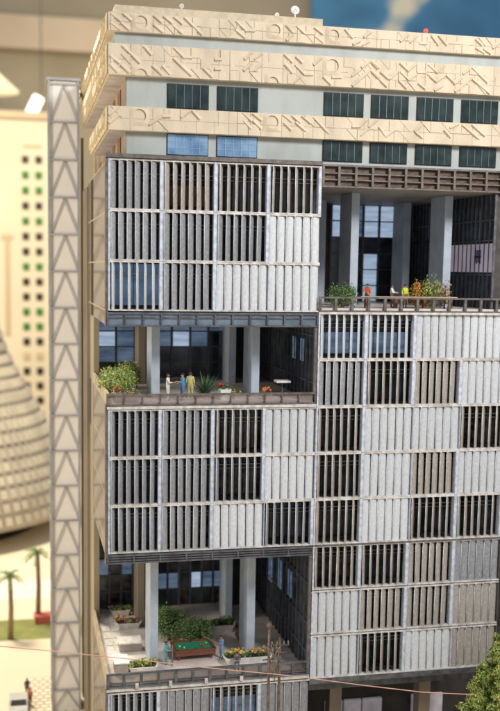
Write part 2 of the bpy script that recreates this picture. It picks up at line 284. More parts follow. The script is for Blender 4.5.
for (r, c), s in SP.items():
    k = r
    z1 = zl(k)-.0; z0 = zl(k+1)
    if r >= 8 and c >= 4: z1 -= .02
    b = MB(); zt, zb = z1-.035, z0+.03
    phi = math.degrees(math.atan((c+2.03)/18.4)); base = 27-.55*phi if s[0] == 'c' else math.degrees(math.acos(ANG[s[0]]*.925*math.cos(R(phi))))-phi
    for i in range(6):
        cx = (c+.084+.1655*i) if s[0] == 'c' else (c+.085+.148*i+(.015 if c in (0,4) else 0)); a = R(base+rl.uniform(-3,3)); ca, sa = math.cos(a), math.sin(a)
        wd = .092 if s[0] == 'c' else .08; th = .013; tilt = rl.uniform(-.004,.004)
        prof = []
        for q in range(10):
            t = 2*math.pi*q/10; x = wd*math.cos(t); y = th*math.sin(t)-({'c':.034,'h':.018}.get(s[0], 0)*(1-(x/wd)**2))
            prof.append((x, y))
        vs = []
        for zz, dx in ((zb, -tilt), (zt, tilt)):
            vs += [(cx+dx+x*ca-y*sa, .075+x*sa+y*ca, zz) for x, y in prof]
        b.add(vs, [(q, (q+1) % 10, 10+(q+1) % 10, 10+q) for q in range(10)], 0, True)
        b.add([vs[q] for q in range(9,-1,-1)], [tuple(range(10))], 0); b.add(vs[10:], [tuple(range(10))], 0)
        nx_, ny_ = cx-(wd-.004)*ca, .075-(wd-.004)*sa
        b.tube([(nx_-tilt, ny_, zb), (nx_+tilt, ny_, zt)], .0085, 6, 1 if s[1] == 't' else 4)
        for zz in (zb, zt):  # pivots
            b.box(cx-wd*ca-.008, cx-wd*ca+.012, .0-.002, .05, zz-.012, zz+.012, 1)
    fr = MB()
    lo = c+.002; hi = c+.998
    b.box(lo, hi, .008, .13, z1-.028, z1, 1); b.box(lo, hi, .008, .13, z0+.002, z0+.028, 1)
    if s[0] != 'c': b.box(hi-.058, hi-.004, -.004, .15, z0+.006, z1-.006, 2)
    if c in (0,4): b.box(lo, lo+.03, -.012, .15, z0+.006, z1-.006, 2)
    else: b.box(lo, lo+.008, .004, .15, z0+.004, z1-.004, 2)
    # a rail seen through the fins
    b.box(lo, hi, .33, .35, z1-.24, z1-.222, 3); b.box(lo, hi, .33, .35, z1-.31, z1-.3, 3)
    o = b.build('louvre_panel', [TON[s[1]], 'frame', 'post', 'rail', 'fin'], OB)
    o['label'] = TXT[s[0]]+' upright fins, '+{'w':'whitish','g':'grey','t':'beige'}[s[1]]
    beh = s.split(':')[1] if ':' in s else ''
    p = MB(); dm = 'pane_room' if (r*7+c*3) % 4 == 0 else 'pane'
    zm = z1-.42
    p.box(lo, hi, .385, .41, z0+.07, z1-.02, 0)
    for q in (.25,.5,.75): p.box(c+q-.008, c+q+.008, .37, .386, z0+.07, z1-.02, 2)
    if beh == 'brown': p.box(c+.08, c+.92, .372, .384, z0+.12, zm, 1)
    elif beh: p.box(c+.03, c+.97, .372, .384, z0+.1, z1-(.05 if beh == 'sky' else .4), 1)
    p.build('window', [dm, {'brown':'pane_brown','sky':'pane_sky','blue':'pane_blue','':'pane'}[beh], 'steel'], OB)
# floor edges between rows behind the fins
for q in [(.03,3.97,.17,.38,zl(k)-.05,zl(k)+.05) for k in (1,2,6,7,12)]+[(.03,3.97,.1,.38,-.06,0), (.03,3.97,.1,.38,zl(3)-.02,zl(3)+.05)]: part('floor_edge', 'body', q)
for q in [(4.03,7.97,.17,.38,zl(k)-.05,zl(k)+.05) for k in (4,5,6,7,9,10)]+[(4.03,7.97,.14,.38,zl(8)-.07,zl(8)+.06), (4.03,7.97,.1,.38,-2.9,-2.75)]: part('floor_edge', 'body', q)
# --- framed bands: bronze, open boxes
def band(name, u0, u1, z0, z1, d, pitch, mf, inf, rows=(), bw=.022, depth=.05, backd=None):
    b = MB(); n = max(1, round((u1-u0)/pitch)); p = (u1-u0)/n
    b.box(u0, u1, d, d+depth, z1-.035, z1, 0); b.box(u0, u1, d+.002, d+depth, z0, z0+.03, 0)
    for i in range(n+1): 
        x = min(max(u0+p*i, u0+bw), u1-bw); b.box(x-bw, x+bw, d-.008, d+depth-.002, z0+.028, z1-.033, 0)
    for z in rows: b.box(u0, u1, d+.012, d+depth-.006, z-.012, z+.012, 0)
    o = b.build(name, mf, OB)
    if inf:
        q = MB(); bd = d+depth-.012 if backd is None else backd; q.box(u0+.001, u1-.001, bd, bd+.01, z0+.028, z1-.033); q.build('infill', inf, o)
    return o
band('bronze_band', 4.0, 8.0, -.385, .04, -.01, .325, 'brown', 'brown2', rows=(-.12,-.24), depth=.09)
band('soffit_band', -.02, 4.0, -3.02, -2.76, -.01, .325, 'steel', 'pane_dim', bw=.016, rows=(-2.86,))
band('soffit_band', -.02, 4.0, -7.5, -7.32, -.01, .5, 'steel', 'body', bw=.016, rows=(-7.39,-7.44))
band('terrace_railing', 4.0, 8.0, -2.73, -2.44, -.01, .325, 'brown', None, rows=(), bw=.026)
o = band('terrace_railing', -.03, 3.98, -4.5, -4.275, -.01, .325, 'brown', 'tint', bw=.012)
o = band('terrace_railing', -.03, 3.98, -9.93, -9.65, -.01, .33, 'steel', 'tintd', bw=.028, rows=(-9.86,))
part('coping', 'frame', (-.03,3.98,-.015,.14,-10.008,-9.965), *[(x-.03,x+.03,-.05,.0,-9.95,-9.86) for x in (.55,1.2,1.9,2.6)])
part('coping', 'brown', (-.04,4.0,-.03,.3,.012,.085)); part('coping', 'frame', (4.0,8.0,-.02,.14,-2.775,-2.732), (-.02,3.99,-.02,.14,-4.555,-4.505))
part('soffit_edge', 'brown', (4.0,8.0,-.005,.1,-7.333,-7.306)); part('soffit_edge', 'steel', (4.0,8.0,.02,.4,-10.16,-10.035))
part('corner_post', 'brown', (3.93,3.985,.0,.07,-4.27,-3.03)); part('corner_post', 'brown', (3.93,3.985,.0,.07,-9.64,-7.51))
# --- louvred side walls (seen at a very flat angle)
def sidewall(z0, z1, d1):
    b = MB(); b.box(-.0, .028, .16, d1, z0, z1, 0); n = int((d1-.16)/.13)
    for i in range(n): b.box(-.0009, -.0002, .17+.13*i, .17+.13*i+.02, z0+.01, z1-.01, 1)
    z = z1
    while z > z0: b.box(-.0012, -.0002, .165, d1, z-.03, z, 1); z -= Hh
    b.box(-.05, .0, .0, .158, z0, z1, 2)
    return b.build('side_glass_facade', ['sideglass','tan2','brown'], OB)
sidewall(-3.02, .0, 5.5); sidewall(-7.5, -4.46, 3.9); sidewall(-13.3, -9.93, 3.9)
part('side_parapet', 'tan2', (-.03,.03,.05,3.8,-4.46,-4.26)); part('side_parapet', 'tan2', (-.03,.03,.05,3.8,-9.929,-9.68))
# --- upper storeys
part('upper_wall', 'wallg', (.34,7.9,.15,8.6,-.02,2.3)); part('upper_base', 'body', (4.0,8.0,.06,8.9,-.019,.03))
STROKE=[(0.05,2.5,0.21,2.37),(0.25,2.51,0.4,2.39),(0.04,2.34,0.2,2.2),(0.22,2.34,0.38,2.21),(0.8,2.53,0.95,2.39),(0.97,2.53,1.14,2.39),(0.8,2.35,0.97,2.21),(1.16,2.52,1.32,2.39),(1.15,2.35,1.32,2.22),(1.35,2.52,1.68,2.21),(0.24,1.96,0.56,1.67),(0.03,1.78,0.2,1.64),(0.03,1.63,0.17,1.49),(0.22,1.62,0.38,1.49),(0.62,1.97,0.77,1.82),(0.78,1.64,0.96,1.49),(0.96,1.64,1.1,1.5),(1.16,1.98,1.34,1.82),(1.34,1.8,1.5,1.81),(1.16,1.79,1.34,1.63),(1.34,1.63,1.5,1.5),(2.29,2.51,2.48,2.35),(2.29,2.35,2.47,2.19),(2.47,2.34,2.65,2.35),(3.23,2.5,3.31,2.45),(3.26,2.2,3.31,2.28),(1.71,1.64,1.88,1.49),(1.92,1.8,2.05,1.81),(1.92,1.63,2.04,1.64),(2.48,1.84,2.62,1.97),(2.66,1.85,2.81,1.97),(2.47,1.64,2.62,1.78),(2.67,1.65,2.81,1.79),(3.21,1.98,3.32,1.89),(3.23,1.8,3.33,1.71),(3.23,2.5,3.38,2.36),(3.38,2.33,3.26,2.19),(3.42,2.5,3.6,2.36),(3.6,2.36,3.77,2.37),(3.77,2.49,3.94,2.38),(3.78,2.34,3.95,2.2),(4.36,2.5,4.52,2.34),(4.54,2.18,4.68,2.31),(4.71,2.19,4.86,2.31),(4.75,2.37,4.89,2.48),(3.22,1.97,3.37,1.84),(3.43,1.95,3.56,1.84),(3.22,1.8,3.37,1.65),(3.42,1.8,3.6,1.64),(3.6,1.63,3.77,1.64),(3.54,1.6,3.42,1.47),(3.79,1.82,3.94,1.96),(4.14,1.61,4.32,1.62),(3.96,1.62,4.12,1.48),(4.53,1.66,4.71,1.79),(4.72,1.82,4.89,1.95),(4.89,1.95,5.06,1.83),(4.55,1.47,4.89,1.78),(4.89,1.78,5.08,1.65),(5.47,2.34,5.62,2.48),(5.66,2.33,5.81,2.48),(5.85,2.32,6.0,2.33),(6.07,2.49,6.22,2.32),(6.21,2.5,6.39,2.33),(6.97,2.48,7.11,2.37),(6.98,2.32,7.17,2.17),(7.14,2.31,7.3,2.17),(7.35,2.33,7.48,2.44),(4.87,1.95,5.03,1.82),(4.87,1.79,5.22,1.5),(5.08,1.77,5.25,1.64),(5.27,1.64,5.43,1.78),(5.46,1.95,5.65,1.8),(5.65,1.82,5.81,1.96),(5.47,1.79,5.66,1.64),(5.66,1.64,5.82,1.77),(5.82,1.79,5.99,1.8),(6.02,1.96,6.22,1.81),(6.22,1.81,6.37,1.95),(6.02,1.78,6.21,1.64),(6.21,1.64,6.38,1.76),(6.4,1.78,6.58,1.64),(6.58,1.62,6.75,1.75),(6.76,1.81,6.92,1.95),(6.92,1.95,7.26,1.68),(6.61,1.46,6.93,1.74),(6.93,1.74,7.31,1.45),(5.45,1.63,5.61,1.49),(5.84,1.6,5.99,1.5),(6.19,1.44,6.35,1.58),(0.03,0.74,0.2,0.9),(0.03,0.6,0.2,0.75),(0.74,0.6,0.97,0.75),(0.97,0.75,1.12,0.76),(1.32,0.75,1.5,0.9),(1.51,0.89,1.66,0.74),(2.45,0.9,2.62,0.75),(2.63,0.9,2.81,0.77),(2.46,0.76,2.61,0.61),(2.64,0.76,2.8,0.62),(3.21,0.92,3.38,0.77),(3.22,0.76,3.38,0.62),(3.37,0.92,3.55,0.76),(3.57,0.92,3.75,0.76),(3.45,0.77,3.66,0.61),(3.79,0.88,4.1,0.59),(4.56,0.73,4.71,0.74),(4.71,0.74,4.85,0.88),(4.9,0.74,5.06,0.89),(4.73,0.58,4.89,0.71),(5.24,0.58,5.41,0.72),(5.82,0.7,5.97,0.85),(5.82,0.69,5.97,0.59),(6.4,0.76,6.54,0.62),(6.53,0.8,6.7,0.88),(6.77,0.87,7.14,0.61),(6.96,0.89,7.25,0.68),(5.08,0.76,5.21,0.6)]
CIRC=[(0.58, 2.38, 0.111, 1), (3.03, 2.4, 0.1, 1), (4.15, 2.38, 0.1, 1), (0.58, 1.5, 0.111, 0), (3.01, 1.49, 0.1, 0), (4.14, 1.83, 0.119, 1), (0.56, 0.76, 0.116, 1), (3.01, 0.76, 0.116, 1)]
def relief_band(z0, z1, d1, name='parapet_band'):
    b = MB(); b.box(-.0, 8.0, .0, d1, z0, z1, 0)
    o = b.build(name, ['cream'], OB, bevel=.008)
    # left side wears the same relief; warm light is put into its gold
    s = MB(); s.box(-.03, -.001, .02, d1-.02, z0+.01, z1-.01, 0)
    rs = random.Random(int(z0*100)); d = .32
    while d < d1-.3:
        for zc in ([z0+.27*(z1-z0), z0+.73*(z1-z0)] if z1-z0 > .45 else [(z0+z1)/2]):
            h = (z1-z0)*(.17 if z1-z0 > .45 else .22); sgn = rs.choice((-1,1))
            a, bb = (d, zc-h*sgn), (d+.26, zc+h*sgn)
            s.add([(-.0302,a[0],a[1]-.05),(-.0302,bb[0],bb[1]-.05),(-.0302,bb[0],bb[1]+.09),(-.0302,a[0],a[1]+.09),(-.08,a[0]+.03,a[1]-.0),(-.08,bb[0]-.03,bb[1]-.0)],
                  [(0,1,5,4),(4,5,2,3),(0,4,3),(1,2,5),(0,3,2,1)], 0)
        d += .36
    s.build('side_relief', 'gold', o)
    r = MB()
    for (x0, y0, x1, y1) in STROKE:
        if not (z0-.02 <= (y0+y1)/2 <= z1+.02): continue
        y0 = min(max(y0, z0+.02), z1-.02); y1 = min(max(y1, z0+.02), z1-.02)
        dx, dy = x1-x0, y1-y0; L = math.hypot(dx, dy) or 1; nx, ny = -dy/L, dx/L
        if ny < 0: nx, ny = -nx, -ny
        def P(x, y, t, dd): return (x+nx*t, -dd, min(max(y+ny*t, z0+.004), z1-.004))
        r.add([P(x0,y0,-.018,.0002), P(x1,y1,-.018,.0002), P(x1,y1,.0,.038), P(x0,y0,.0,.038), P(x1,y1,.06,.0002), P(x0,y0,.06,.0002)],
              [(0,1,2,3),(3,2,4,5),(0,3,5),(1,4,2)], 0)
    for (x, y, rad, full) in CIRC:
        if not (z0-.05 <= y <= z1): continue
        n = 24; a0, a1 = (0, 2*math.pi) if full else (0, math.pi)
        yy = y if full else z0+.008
        vs = []
        hx = rad*1.55; top = min(rad*1.5, z1-.01-yy); bot = min(rad*1.5, yy-z0-.01) if full else 0
        for i in range(n+1):
            a = a0+(a1-a0)*i/n; cx_, sy_ = math.cos(a), math.sin(a)
            t = min(hx/abs(cx_) if abs(cx_) > 1e-6 else 9, (top if sy_ > 0 else max(bot, rad))/abs(sy_) if abs(sy_) > 1e-6 else 9)
            vs += [(x+rad*cx_, -.03, yy+rad*sy_), (x+t*cx_, -.003, yy+t*sy_), (x+rad*cx_, .0, yy+rad*sy_), (x+t*cx_, .0, yy+t*sy_)]
        r.add(vs, [q for i in range(n) for q in ((4*i,4*i+1,4*i+5,4*i+4), (4*i+2,4*i,4*i+4,4*i+6), (4*i+1,4*i+3,4*i+7,4*i+5))], 0)
    # low stepped facets between the strokes
    cell = (z1-z0)/3 if z1-z0 > .45 else (z1-z0)/2; rf = random.Random(int(z1*50)); nx_ = int(7.9/cell); e = .006
    for i in range(nx_):
        for k in range(3 if z1-z0 > .45 else 2):
            a0, c0 = .04+i*cell, z0+k*cell
            if rf.random() < .42 or any(abs(a0+cell/2-c[0]) < .26 and abs(c0+cell/2-c[1]) < .3 for c in CIRC): continue
            q = [(a0+e, c0+e), (a0+cell-e, c0+e), (a0+cell-e, c0+cell-e), (a0+e, c0+cell-e)]; w_ = rf.choice((0,1,2,3,4))
            if w_ < 4: q.pop(w_)
            dd = rf.choice((.008,.012,.016)); n = len(q)
            r.add([(x, -dd, z) for x, z in q]+[(x, -.0003, z) for x, z in q], [tuple(range(n))]+[(j, (j+1) % n, n+(j+1) % n, n+j) for j in range(n)], 0)
    r.build('front_relief', 'cream', o)
    # panel joints
    j = MB(); x = .0; rj = random.Random(5)
    while x < 8:
        j.box(x-.004, x+.004, -.004, .0, z0+.01, z1-.01); x += rj.choice((.2,.4,.4,.6))
    j.box(.02, 7.98, -.004, -.0005, (z0+z1)/2-.003, (z0+z1)/2+.003); j.build('panel_joint', 'joint', o)
    return o
relief_band(2.205, 2.53, 8.4); relief_band(1.46, 2.0, 7.1); relief_band(.495, .915, 4.3)
part('soffit', 'soffit', (.02,.34,.1,7.08,1.452,1.459), (.02,.34,.1,4.28,.487,.494))
part('roof', 'roof', (.05,7.95,.05,8.35,2.531,2.55)); part('roof_block', 'roof', (.13,4.0,.2,4.5,2.551,2.71), bevel=.01)
part('recess_wall', 'wallg', (.12,7.9,.10,8.3,2.0,2.204))
# windows in the upper wall
rp = random.Random(2)
for i, (a0, a1) in enumerate(((1.09,1.83),(2.012,2.755),(4.05,4.81),(4.985,5.712),(5.905,6.63),(6.822,7.565))):
    for (z0, z1, row) in ((.955,1.365,0),(.12,.475,1)):
        bl = row == 1 and i < 2
        f = MB(); f.box(a0-.015, a1+.015, .135, .1499, z0-.015, z1+.015)
        for q in range(1, 5): x = a0+(a1-a0)*q/5; f.box(x-.006, x+.006, .112, .12, z0, z1, 1)
        if bl:
            for q in (.33,.66): f.box(a0, a1, .113, .1195, z0+(z1-z0)*q-.004, z0+(z1-z0)*q+.004, 1)
        fr = f.build('window', ['dark', 'mullb' if bl else 'mull'], OB)
        p = MB(); p.box(a0, a1, .121, .1345, z0, z1); p.build('window_pane', 'pane_sky' if bl else 'pane_green', fr)
for d in (1.0, 2.2, 3.4, 4.6, 5.8):
    for z0 in (.95, .1):
        f = MB(); f.box(.31, .339, d, d+.55, z0, z0+.42); f.build('window', 'pane_brown', OB)
part('side_cladding', 'tan2', (.325,.3385,.16,8.5,.0,2.0))
part('end_wall', 'body', (7.985,8.02,.02,9.0,-10.03,-2.74)); part('dark_gap_fill', 'dark', (8.03,13,2.9,9.0,G,-5.5))  # rear dark box added to cover the bright gap past the end
# --- ground floor lobby
part('lobby_wall', 'dark', (4.03,9.5,2.6,2.8,G,-10.16))
for (a0, a1) in ((5.15,5.55),(5.6,6.0),(6.05,6.5),(7.25,7.6),(7.65,8.0)): part('lit_screen', 'lit', (a0, a1, 2.5, 2.58, -13.2, -11.72))
part('column', 'tangrey', (4.72,4.98,.9,1.2,G,-10.16)); part('column', 'tangrey', (6.72,6.98,.9,1.2,G,-10.16)); part('lobby_beam', 'steel', (4.03,8.0,.5,.8,-10.5,-10.17))

# ============================================================ ON THE ROOF
def dish(at, r, tilt, lab):
    t = root('satellite_dish', at, lab, 'satellite dish', 'satellite dishes on the roof')
    b = MB(); x, y, z = at; b.tube([(x,y,z),(x,y,z+r*1.6)], r*.16, 6); b.box(x-r*.4, x+r*.4, y-r*.4, y+r*.4, z, z+r*.12); b.build('mast', 'white', t)
    b = MB(); n = 14; vs = []
    A = Matrix.Rotation(tilt, 3, 'X'); cen = Vector((x, y, z+r*1.9))
    for rr_, q in ((.02,.32),(.5,.24),(1,.0),(1.0,-.06),(.45,.17)):
        vs += [tuple(cen+A @ Vector((rr_*r*math.cos(2*math.pi*k/n), q*r+.0, rr_*r*math.sin(2*math.pi*k/n)))) for k in range(n)]
    b.add(vs, [(i*n+k, i*n+(k+1) % n, (i+1)*n+(k+1) % n, (i+1)*n+k) for i in range(4) for k in range(n)], 0, True)
    b.tube([cen+A @ Vector((0,.2*r,0)), cen+A @ Vector((0,-.7*r,0))], r*.07, 5); b.ball(tuple(cen+A @ Vector((0,-.75*r,0))), r*.13); b.build('reflector', 'white', t)
dish((1.36,.35,2.711), .045, .5, 'low white dish near the left end of the roof')
dish((3.19,.5,2.711), .045, .3, 'small white dish standing just left of the tall dish')
dish((3.5,.35,2.711), .085, -.25, 'tallest white dish near the right end of the roof block')
t = root('beacon_lamp', (6.09,.3,2.551), 'small glowing red warning lamp on the roof edge', 'lamp')
b = MB(); b.lathe((6.09,.3,2.551), [(.03,0),(.03,.05),(.02,.06)], 10); b.build('base', 'steel', t)
b = MB(); b.ball((6.09,.3,2.65), .045, n=12); b.build('bulb', 'lampred', t)

# ============================================================ LATTICE TOWER
T = root('lattice_tower', (-.49,7.4,G), 'tall slim pale tower with grey triangle bracing beside the office block', 'tower')
x0, x1, y0, y1 = -.875, -.12, 7.0, 7.75; zt = 2.55
b = MB()
for x in (x0, x1-.05):
    for y in (y0, y1-.05): b.box(x, x+.05, y, y+.05, G, zt)
b.build('corner_frame', 'truss', T)
b = MB(); b.box(x0-.03, x1+.03, y0-.03, y1+.03, zt, zt+.06); b.build('cap', 'truss', T)
def bar2(b, p, q, w_):  # flat bar in a vertical plane
    p, q = Vector(p), Vector(q); t = (q-p).normalized(); side = Vector((0,0,1)).cross(t)
    nrm = side.normalized() if side.length > .01 else Vector((0,1,0)); up = t.cross(nrm)*w_; n2 = nrm*w_*.8
    vs = [p-up-n2, q-up-n2, q+up-n2, p+up-n2, p-up+n2, q-up+n2, q+up+n2, p+up+n2]
    b.add(vs, [(0,1,2,3),(4,7,6,5),(0,4,5,1),(1,5,6,2),(2,6,7,3),(3,7,4,0)])
z = 2.46; k = 0
while z > G:
    b = MB(); zb = max(z-.905, G+.02)
    for yy in (y0+.02, y1-.02):
        b.box(x0+.05, x1-.05, yy-.02, yy+.02, z-.02, z+.02); xm = (x0+x1)/2
        bar2(b, (xm,yy,z-.02), (x0+.045,yy,zb+.02), .012); bar2(b, (xm,yy,z-.02), (x1-.045,yy,zb+.02), .012)
    for xx in (x0+.02, x1-.02):
        b.box(xx-.018, xx+.018, y0+.05, y1-.05, z-.02, z+.02); ym = (y0+y1)/2
        bar2(b, (xx,ym,z-.02), (xx,y0+.045,zb+.02), .016); bar2(b, (xx,ym,z-.02), (xx,y1-.045,zb+.02), .016)
    b.build('brace', 'truss', T); z -= .905
for q in ((x0+.05,x1-.05,y0+.06,y0+.065), (x0+.05,x1-.05,y1-.065,y1-.06), (x0+.06,x0+.065,y0+.07,y1-.07)):
    b = MB(); b.box(q[0], q[1], q[2], q[3], G, 2.54); b.build('infill_panel', 'panel', T)

# ============================================================ THINGS ON THE TERRACES
def tub(at, w_, l_, h, lab, grp='planters on the terraces', plants=('leaf',), m='white', nl=160, rz=0, flowers=None, label=None, size=.03):
    t = root('planter', at, lab, 'planter', grp, rz); x, y, z = at
    b = MB(); c = .82
    def ring(sx, sy, zz): return [(x-sx+.25*sy, y-sy, zz), (x+sx-.25*sy, y-sy, zz), (x+sx, y-.4*sy, zz), (x+sx, y+.6*sy, zz), (x+sx-.2*sy, y+sy, zz), (x-sx+.2*sy, y+sy, zz), (x-sx, y+.6*sy, zz), (x-sx, y-.4*sy, zz)]
    a, e = w_/2, l_/2
    vs = ring(a*c, e*c, z)+ring(a, e, z+h)+ring(a-.03, e-.03, z+h)+ring(a-.04, e-.04, z+h*.72)
    fs = [(r*8+k, r*8+(k+1) % 8, (r+1)*8+(k+1) % 8, (r+1)*8+k) for r in range(3) for k in range(8)]+[tuple(range(8))[::-1]]
    b.add(vs, fs); b.build('tub', m, t)
    b = MB(); b.add(ring(a-.041, e-.041, z+h*.8), [tuple(range(8))]); b.build('soil', 'soil', t)
    if plants:
        b = MB(); rg = random.Random(int(x*100+y*37))
        nn = max(2, int(w_/.16))
        for i in range(nn): b.leaves((x-a+.08+(w_-.16)*i/max(1, nn-1), y+rg.uniform(-.3,.3)*e, z+h*1.05), (.11,.5*e+.04,.06+.05*rg.random()), nl//nn, size, list(range(len(plants))), .3, rg)
        tag(b.build('greenery', list(plants), t))
    if flowers:
        b = MB(); rg = random.Random(4)
        for i in range(flowers[1]): b.ball((x+rg.uniform(-.8,.8)*a, y+rg.uniform(-.7,.5)*e, z+h+.07+rg.random()*.06), .018+.015*rg.random(), rg.randrange(len(flowers[0])), 6, bumpy=.5)
        b.build('blossom', list(flowers[0]), t)
    return t
def bush(at, rad, n, size, mats_, lab, name='shrub', grp=None, clumps=8, seed=1, trunk=True):
    t = root(name, at, lab, 'shrub' if name != 'tree' else 'tree', grp); x, y, z = at; rg = random.Random(seed)
    b = MB(); cl = []
    for i in range(clumps):
        a = rg.uniform(0, 6.28); q = rg.uniform(.15, .62)
        cl.append((x+rad[0]*q*math.cos(a), y+rad[1]*q*math.sin(a), z+rad[2]*(.35+rg.uniform(.0,.55)*(1.15-q))))
    for c in cl: b.leaves(c, (rad[0]*.52, rad[1]*.52, rad[2]*.5), n//clumps, size, list(range(len(mats_))), .45, rg)
    b.build('crown', mats_, t)
    b = MB(); b.tube([(x,y,z),(x+.01,y,z+rad[2]*.8)], [rad[0]*.09, rad[0]*.05], 6)
    for c in cl[:5]: b.tube([(x,y,z+rad[2]*.4), c], [rad[0]*.045, rad[0]*.015], 5)
    b.build('trunk', 'bark', t)
    return t
# first (right, high) terrace, floor -2.66
F1, F2, F3 = -2.66, -4.46, -9.93
bush((4.6,.42,F1), (.36,.25,.45), 1800, .022, ['leaf','leafd'], 'green leafy shrub at the left end of the upper right terrace', seed=3)
bush((6.12,.42,F1), (.2,.16,.46), 900, .022, ['leaf','fl_or','fl_or','fl_y'], 'shrub covered in orange flowers beside the person in yellow green', name='flowering_shrub', seed=15)
bush((6.42,.42,F1), (.26,.2,.56), 800, .025, ['leaf','leafy'], 'light green shrub between the orange and the russet flowers', seed=5)
bush((6.75,.44,F1), (.2,.16,.46), 900, .022, ['leaf','fl_br','fl_br','sand'], 'shrub with russet flowers at the foot of the upper terrace column', name='flowering_shrub', seed=16)
t = root('bench', (5.9,.23,F1), 'long low sand coloured bench in front of the people on the upper right terrace', 'bench')
b = MB(); b.box(4.9, 6.9, .16, .3, F1+.19, F1+.23); b.build('seat', 'sand', t)
b = MB(); pass
for q in (5.0,5.6,6.2,6.75):
    b = MB(); b.box(q, q+.06, .18, .28, F1, F1+.189); b.build('leg', 'wood', t)
# second (left, middle) terrace
bush((.32,1.2,F2), (.44,1.0,.52), 6000, .026, ['leaf','leaf','leafy'], 'large light green shrub at the left corner of the middle terrace', seed=8, clumps=12)
bush((.66,2.4,F2), (.34,.6,.5), 3000, .028, ['leafd','leafy'], 'darker green shrub behind the large light green shrub', seed=9, clumps=8)
tub((.36,.32,F2), .55, .34, .16, 'low tan planter with a few red blooms in the middle terrace corner', m='benchg', plants=('leafd','fl_br'), flowers=(('fl_red','fl_br'),6), nl=120)
t = root('spiky_plant', (1.95,.75,F2), 'dark blue green plant with spiky arching leaves on the middle terrace', 'plant')
b = MB(); rg = random.Random(6)
for i in range(60):
    a = rg.uniform(0, 6.28); L = rg.uniform(.4,.62); el = rg.uniform(.35,1.3); pts = []
    for q in range(5):
        s_ = q/4; pts.append(Vector((1.95+math.cos(a)*math.cos(el)*L*s_*1.1, .75+math.sin(a)*math.cos(el)*L*s_, F2+.06+math.sin(el)*L*s_-.18*s_*s_*math.cos(el))))
    n_ = Vector((-math.sin(a), math.cos(a), 0)); wd_ = [.014,.02,.017,.01,.001]
    vs = [p+n_*w__ for p, w__ in zip(pts, wd_)]+[p-n_*w__ for p, w__ in zip(pts, wd_)]
    b.add(vs, [(q, q+1, q+6, q+5) for q in range(4)], rg.randrange(2))
b.build('blade_cluster', ['leafb','leafd'], t)
b = MB(); b.lathe((1.95,.75,F2), [(.06,0),(.075,.1),(.06,.1)], 12); b.build('pot', 'benchg', t)
tub((2.3,.55,F2), .26, .22, .2, 'small white planter box with a red flower on the middle terrace', plants=('leafd',), flowers=(('fl_red',),4), nl=60)
b = MB(); 
tub((2.55,.6,F2), .16, .16, .1, 'tiny planter with yellow green leaves beside the column', plants=('leafy',), m='benchg', nl=60)
tub((3.12,.42,F2), .22, .16, .1, 'tiny planter of orange flowers behind the middle terrace railing', plants=('leafd',), m='benchg', flowers=(('fl_or',),16), nl=40)
t = root('side_table', (3.5,.7,F2), 'small white square table near the glass wall of the middle terrace', 'table')
b = MB(); b.box(3.36, 3.64, .6, .85, F2+.3, F2+.34); b.build('table_top', 'white', t)
b = MB(); b.lathe((3.5,.72,F2), [(.07,0),(.07,.02),(.015,.03),(.015,.299)], 10); b.build('leg', 'steel', t)
# third (left, low) terrace
tub((.74,.78,F3), .64, .44, .13, 'white planter with green and red leaves at the front left of the low terrace', plants=('leaf','leafy','leaf','leafy'), nl=230, size=.045)
tub((2.9,.78,F3), 1.02, .36, .17, 'long white planter with orange flowers at the front right of the low terrace', plants=('leaf',), flowers=(('fl_or','fl_y','leaf'),50), nl=260)
tub((2.72,2.75,F3), .66, .5, .16, 'white planter with dark green leaves at the back of the low terrace', plants=('leafd','leaf'), nl=360, size=.04)
tub((.72,3.3,F3), .62, .5, .14, 'pale planter with russet and yellow leaves at the back left of the low terrace', plants=('leafy','fl_br'), flowers=(('fl_or','fl_br'),20), nl=200)
tub((.62,4.1,F3), .5, .36, .14, 'pale planter with light green leaves against the back window', plants=('leafy','leaf'), nl=260)
bush((1.5,2.3,F3), (.5,.5,.62), 4200, .026, ['leaf','leaf','leafd'], 'big green shrub behind the left end of the pool table', seed=21, clumps=12)
bush((2.05,2.05,F3), (.42,.42,.52), 3600, .024, ['leafd','leaf'], 'dark green shrub behind the right end of the pool table', seed=22, clumps=10)
bush((1.62,1.72,F3), (.22,.14,.2), 420, .03, ['fl_br','leafd','fl_red'], 'small russet shrub directly behind the pool table', seed=23, clumps=6)
t = root('dry_plant', (2.98,1.85,F3), 'brown dried pointed plant beside the glass wall', 'plant')
b = MB(); rg = random.Random(9)
for i in range(40):
    a = rg.uniform(0,6.28); L = rg.uniform(.35,.75); q = rg.uniform(.03,.16)
    p0 = Vector((2.98,1.85,F3)); p1 = p0+Vector((math.cos(a)*q*1.2, math.sin(a)*q, L*.5)); p2 = p0+Vector((math.cos(a)*q*.5, math.sin(a)*q*.5, L))
    n_ = Vector((-math.sin(a), math.cos(a), 0)); b.add([p0-n_*.01, p1-n_*.03, p2, p1+n_*.03, p0+n_*.01], [(0,1,2,3,4)])
b.build('blade_cluster', 'bark', t)
for (at, sx, sy, h, lab) in (((.32,.78,F3), .3, .46, .26, 'pale square block seat at the front left corner of the low terrace'), ((.62,1.95,F3), .5, .42, .2, 'pale block seat behind the first column of the low terrace')):
    t = root('block_seat', at, lab, 'seat', 'pale block seats'); x, y, z = at
    b = MB(); b.box(x-sx/2, x+sx/2, y-sy/2, y+sy/2, z+h-.03, z+h); b.build('seat', 'white', t, bevel=.006)
    b = MB(); b.box(x-sx/2+.02, x+sx/2-.02, y-sy/2+.02, y+sy/2-.02, z, z+h-.031); b.build('base', 'benchg', t)
b = MB()
